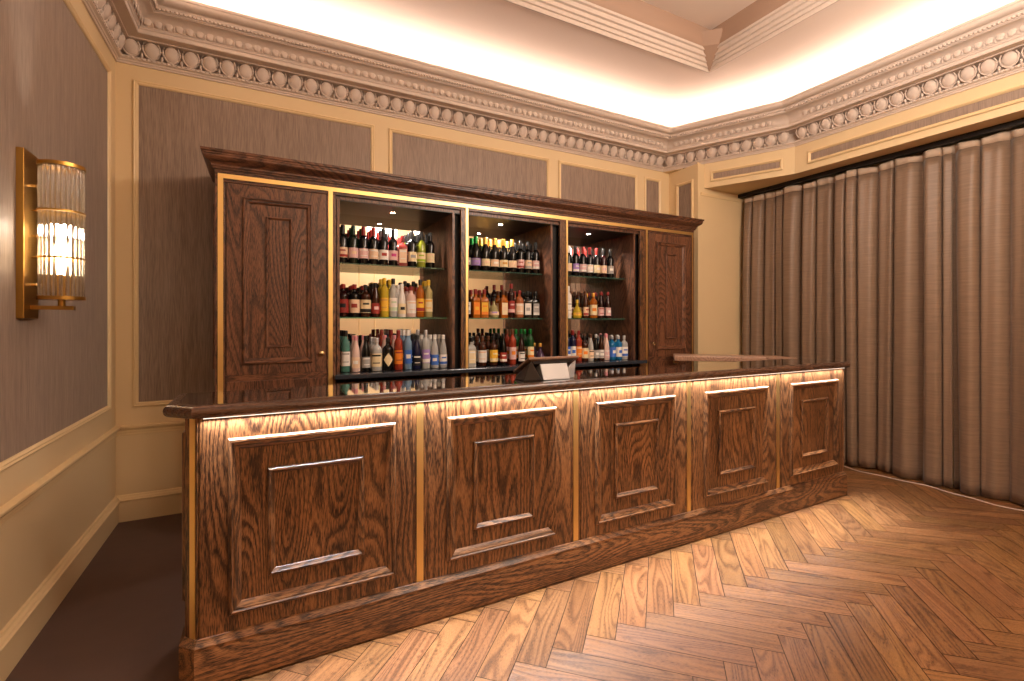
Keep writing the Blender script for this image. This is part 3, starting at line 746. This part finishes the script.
# ---------------------------------------------------------------- curtain
def curtain(name,y0,y1,seed,label):
    rnd=random.Random(seed); L_=abs(y1-y0); ns=int(L_/.005); nz=34; ztop=3.005
    ph=[rnd.uniform(0,6.28) for _ in range(8)]
    root=empty(name,(5.30,(y0+y1)/2,0),label,'curtain','brown velvet curtains')
    def pt(s,z):
        t=z/ztop
        base=2*PI*s/.150+1.4*math.sin(2*PI*s/.93+ph[0])+.9*math.sin(2*PI*s/.37+ph[1])+.25*math.sin(2.2*t+ph[2]+s*3)
        amp=.135*(.70+.30*math.sin(2*PI*s/.57+ph[3]))*(1-.35*t**8)
        x=.07-amp*abs(math.sin(base/2))**1.1-.009*math.sin(2*base+ph[4]+1.5*t)
        yy=s-.014*math.sin(base)+.018*(1-t)*math.sin(2*PI*s/.7+ph[6])
        return x,yy
    vs=[];fs=[]
    for j in range(nz+1):
        z=.012+(ztop-.07-.012)*(j/nz)
        for i in range(ns+1):
            s=-L_/2+L_*i/ns; x,yy=pt(s,z); vs.append((x,yy,z+(.006*math.sin(s*9+ph[7]) if j==0 else 0)))
    for j in range(nz):
        for i in range(ns): fs.append((j*(ns+1)+i,j*(ns+1)+i+1,(j+1)*(ns+1)+i+1,(j+1)*(ns+1)+i))
    o=MB().add(vs,fs).obj('drape',velvet,root,smooth=True,angle=180); so=o.modifiers.new('thickness','SOLIDIFY'); so.thickness=.003
    vs=[];fs=[]
    for j,z in enumerate((ztop-.07,ztop-.035,ztop)):
        for i in range(ns+1):
            s=-L_/2+L_*i/ns; x,yy=pt(s,ztop-.07); 
            ex=0.010*j/2*math.sin(2*PI*s/.33)
            vs.append((x*(1-.12*j),yy,z+ex-(.01 if j==2 else 0)))
    for j in range(2):
        for i in range(ns): fs.append((j*(ns+1)+i,j*(ns+1)+i+1,(j+1)*(ns+1)+i+1,(j+1)*(ns+1)+i))
    o=MB().add(vs,fs).obj('heading_tape',header,root,smooth=True,angle=180); so=o.modifiers.new('thickness','SOLIDIFY'); so.thickness=.003
    return root
curtain('curtain',3.885,1.878,3,'brown velvet curtain in deep folds, hanging next to the cream pier')
curtain('curtain',1.888,-.30,11,'brown velvet curtain in deep folds at the right edge, further from the pier')
curtain('curtain',-.42,-2.2,17,'brown velvet curtain furthest from the pier, beyond the right edge of view')
o=MB().box(5.262,5.338,-2.25,3.925,3.012,PZ-.001).obj('curtain_track',railm); tag(o,'black curtain track fixed under the pelmet above the brown curtains','curtain track')
o.location=(0,0,0)
pts=[]; rnd=random.Random(5)
yy=3.0
while yy>1.2:
    pts.append((5.195+.028*math.sin(yy*7)+.012*math.sin(yy*19+1),yy,.0035)); yy-=.04
o=MB().tube(pts,.003,6).obj('floor_cable',white,smooth=True); tag(o,'thin white cable lying on the parquet along the foot of the curtains','cable')

# ---------------------------------------------------------------- sconce
sc=empty('wall_sconce',(XL,2.877,1.84),'brass wall lamp with lit cylinder of glass rods on the brown left wall','wall lamp')
MB().box(.001,.028,-.077,.077,-.37,.37).obj('backplate',brass2,sc,bevel=.002)
CXs,Rr=.13,.076
def ringm(z,h,r0,r1,full=True):
    m=MB(); m.lathe([(r0,z),(r1,z),(r1,z+h),(r0,z+h),(r0,z)],40,c=(CXs,0,0),caps=False); return m
for z,h in ((.315,.016),(.110,.008),(-.100,.008),(-.285,.016)):
    m=ringm(z,h,Rr-.006 if h<.01 else Rr-.014,Rr+.0075)
    if z<-.2: m.lathe([(0,z),(Rr-.014,z),(Rr-.014,z+.004),(0,z+.004)],30,c=(CXs,0,0))
    m.tube([(.027,0,z+h/2),(CXs-Rr-.001,0,z+h/2)],.003,8) if h<.01 else None
    m.obj('ring',brass2,sc,smooth=True,angle=40)
for i in range(26):
    a=2*PI*i/26
    MB().lathe([(.0088,-.269),(.0088,.315)],10,c=(CXs+Rr*.93*math.cos(a),Rr*.93*math.sin(a),0)).obj('glass_rod',rodm,sc,smooth=True,angle=50)
MB().tube([(.02,-.03,.33),(.02,-.03,.331)],.001).add([],[]) 
for z in (.225,-.0,-.22):
    k=MB().tube([(.026,0.0,z),(.044,0.0,z)],.006,10).sph((.046,0,z),.007,.007,.007,8,6).obj('screw_knob',chrome,sc,smooth=True)
MB().box(.028,CXs+.045,-.018,.018,-.330,-.312).obj('bracket',brass2,sc,bevel=.002)
MB().lathe([(.014,-.312),(.014,-.284)],14,c=(CXs,0,0)).obj('bracket_collar',brass2,sc,smooth=True)
MB().lathe([(.016,-.28),(.016,-.17),(.013,-.17)],14,c=(CXs,0,0)).obj('lamp_holder',brass2,sc,smooth=True)
MB().lathe([(.010,-.17),(.022,-.12),(.027,-.07),(.024,-.03),(.012,-.008),(0,-.004)],16,c=(CXs,0,.0)).obj('bulb',bulbm,sc,smooth=True)

# ---------------------------------------------------------------- lights
def area(name,loc,rot,sx,sy,power,col,spread=PI):
    l=bpy.data.lights.new(name,'AREA'); l.shape='RECTANGLE'; l.size=sx; l.size_y=sy; l.energy=power; l.color=col; l.spread=spread
    o=bpy.data.objects.new(name,l); C.objects.link(o); o.location=loc; o.rotation_euler=rot; return o
COVE=(1,.87,.78)
for i in range(4):
    a=Vector(CORN[i]); b=Vector(CORN[i+1]); ms_=mitres(CORN,False)
    pa=a+ms_[i]*.21; pb=b+ms_[i+1]*.21; mid=(pa+pb)/2; d=(pb-pa); Lg=d.length; ang=math.atan2(d.y,d.x)
    area('cove_light',(mid.x,mid.y,3.712),(PI,0,ang),Lg,.03,2.7*Lg,COVE)
mid=((XL+RX)/2,YR+.2); area('cove_light',(mid[0],mid[1],3.712),(PI,0,0),5.6,.03,18,COVE)
# unseen point lights added to fill the front of the room and ceiling
for x,y,p in ((2.9,-.6,60),(3.0,.95,78),(2.2,-1.5,50)):
    pl=bpy.data.lights.new('room_fill_light','POINT'); pl.energy=p; pl.color=(1,.86,.73); pl.shadow_soft_size=.3
    o=bpy.data.objects.new('room_fill_light',pl); C.objects.link(o); o.location=(x,y,3.35)
# bar strip: a wide wash on the panels and a narrower beam on the floor
area('bar_light_strip',((X0+X1)/2,2.203,BZ-.003),(-math.radians(13),0,0),X1-X0-.04,.006,19,(.90,.94,1),math.radians(62))
area('bar_light_strip',((X0+X1)/2,2.214,BZ-.003),(0,0,0),X1-X0-.04,.006,20,(.93,.95,1),math.radians(125))
def spot(name,loc,p,ang,col,tgt=None,blend=.6,size=.02):
    l=bpy.data.lights.new(name,'SPOT'); l.energy=p; l.spot_size=ang; l.spot_blend=blend; l.color=col; l.shadow_soft_size=size
    o=bpy.data.objects.new(name,l); C.objects.link(o); o.location=loc
    if tgt: o.rotation_euler=(Vector(tgt)-Vector(loc)).to_track_quat('-Z','Y').to_euler()
    return o
for a,b in bays: spot('bay_downlight',((a+b)/2,3.95,CZ-.02),34,2.5,(1,.90,.80),((a+b)/2,3.96,1.0),.8,.03)
pl=bpy.data.lights.new('sconce_glow','POINT'); pl.energy=16; pl.color=(1,.82,.62); pl.shadow_soft_size=.03
o=bpy.data.objects.new('sconce_glow',pl); C.objects.link(o); o.location=(XL+CXs,2.877,1.84+.03)

# ---------------------------------------------------------------- world, camera
w=bpy.data.worlds.new('world'); bpy.context.scene.world=w; w.use_nodes=True
w.node_tree.nodes['Background'].inputs[0].default_value=(1,.8,.6,1); w.node_tree.nodes['Background'].inputs[1].default_value=.05
cam=bpy.data.cameras.new('camera'); cam.sensor_width=36; cam.sensor_fit='HORIZONTAL'; cam.lens=36*474/1024; cam.shift_y=-(340.5-323)/1024; cam.clip_start=.02
co=bpy.data.objects.new('camera',cam); C.objects.link(co); co.location=(0,0,1.45)
co.rotation_euler=(PI/2,0,-math.radians(27.8))
s=bpy.context.scene; s.camera=co
s.view_settings.view_transform='Standard'; s.view_settings.look='None'; s.view_settings.gamma=1; s.view_settings.exposure=.52; s.view_settings.use_curve_mapping=False
s.cycles.max_bounces=10; s.cycles.diffuse_bounces=5; s.cycles.glossy_bounces=5; s.cycles.transmission_bounces=8; s.cycles.transparent_max_bounces=12
s.cycles.caustics_reflective=False; s.cycles.caustics_refractive=False; s.cycles.sample_clamp_indirect=6
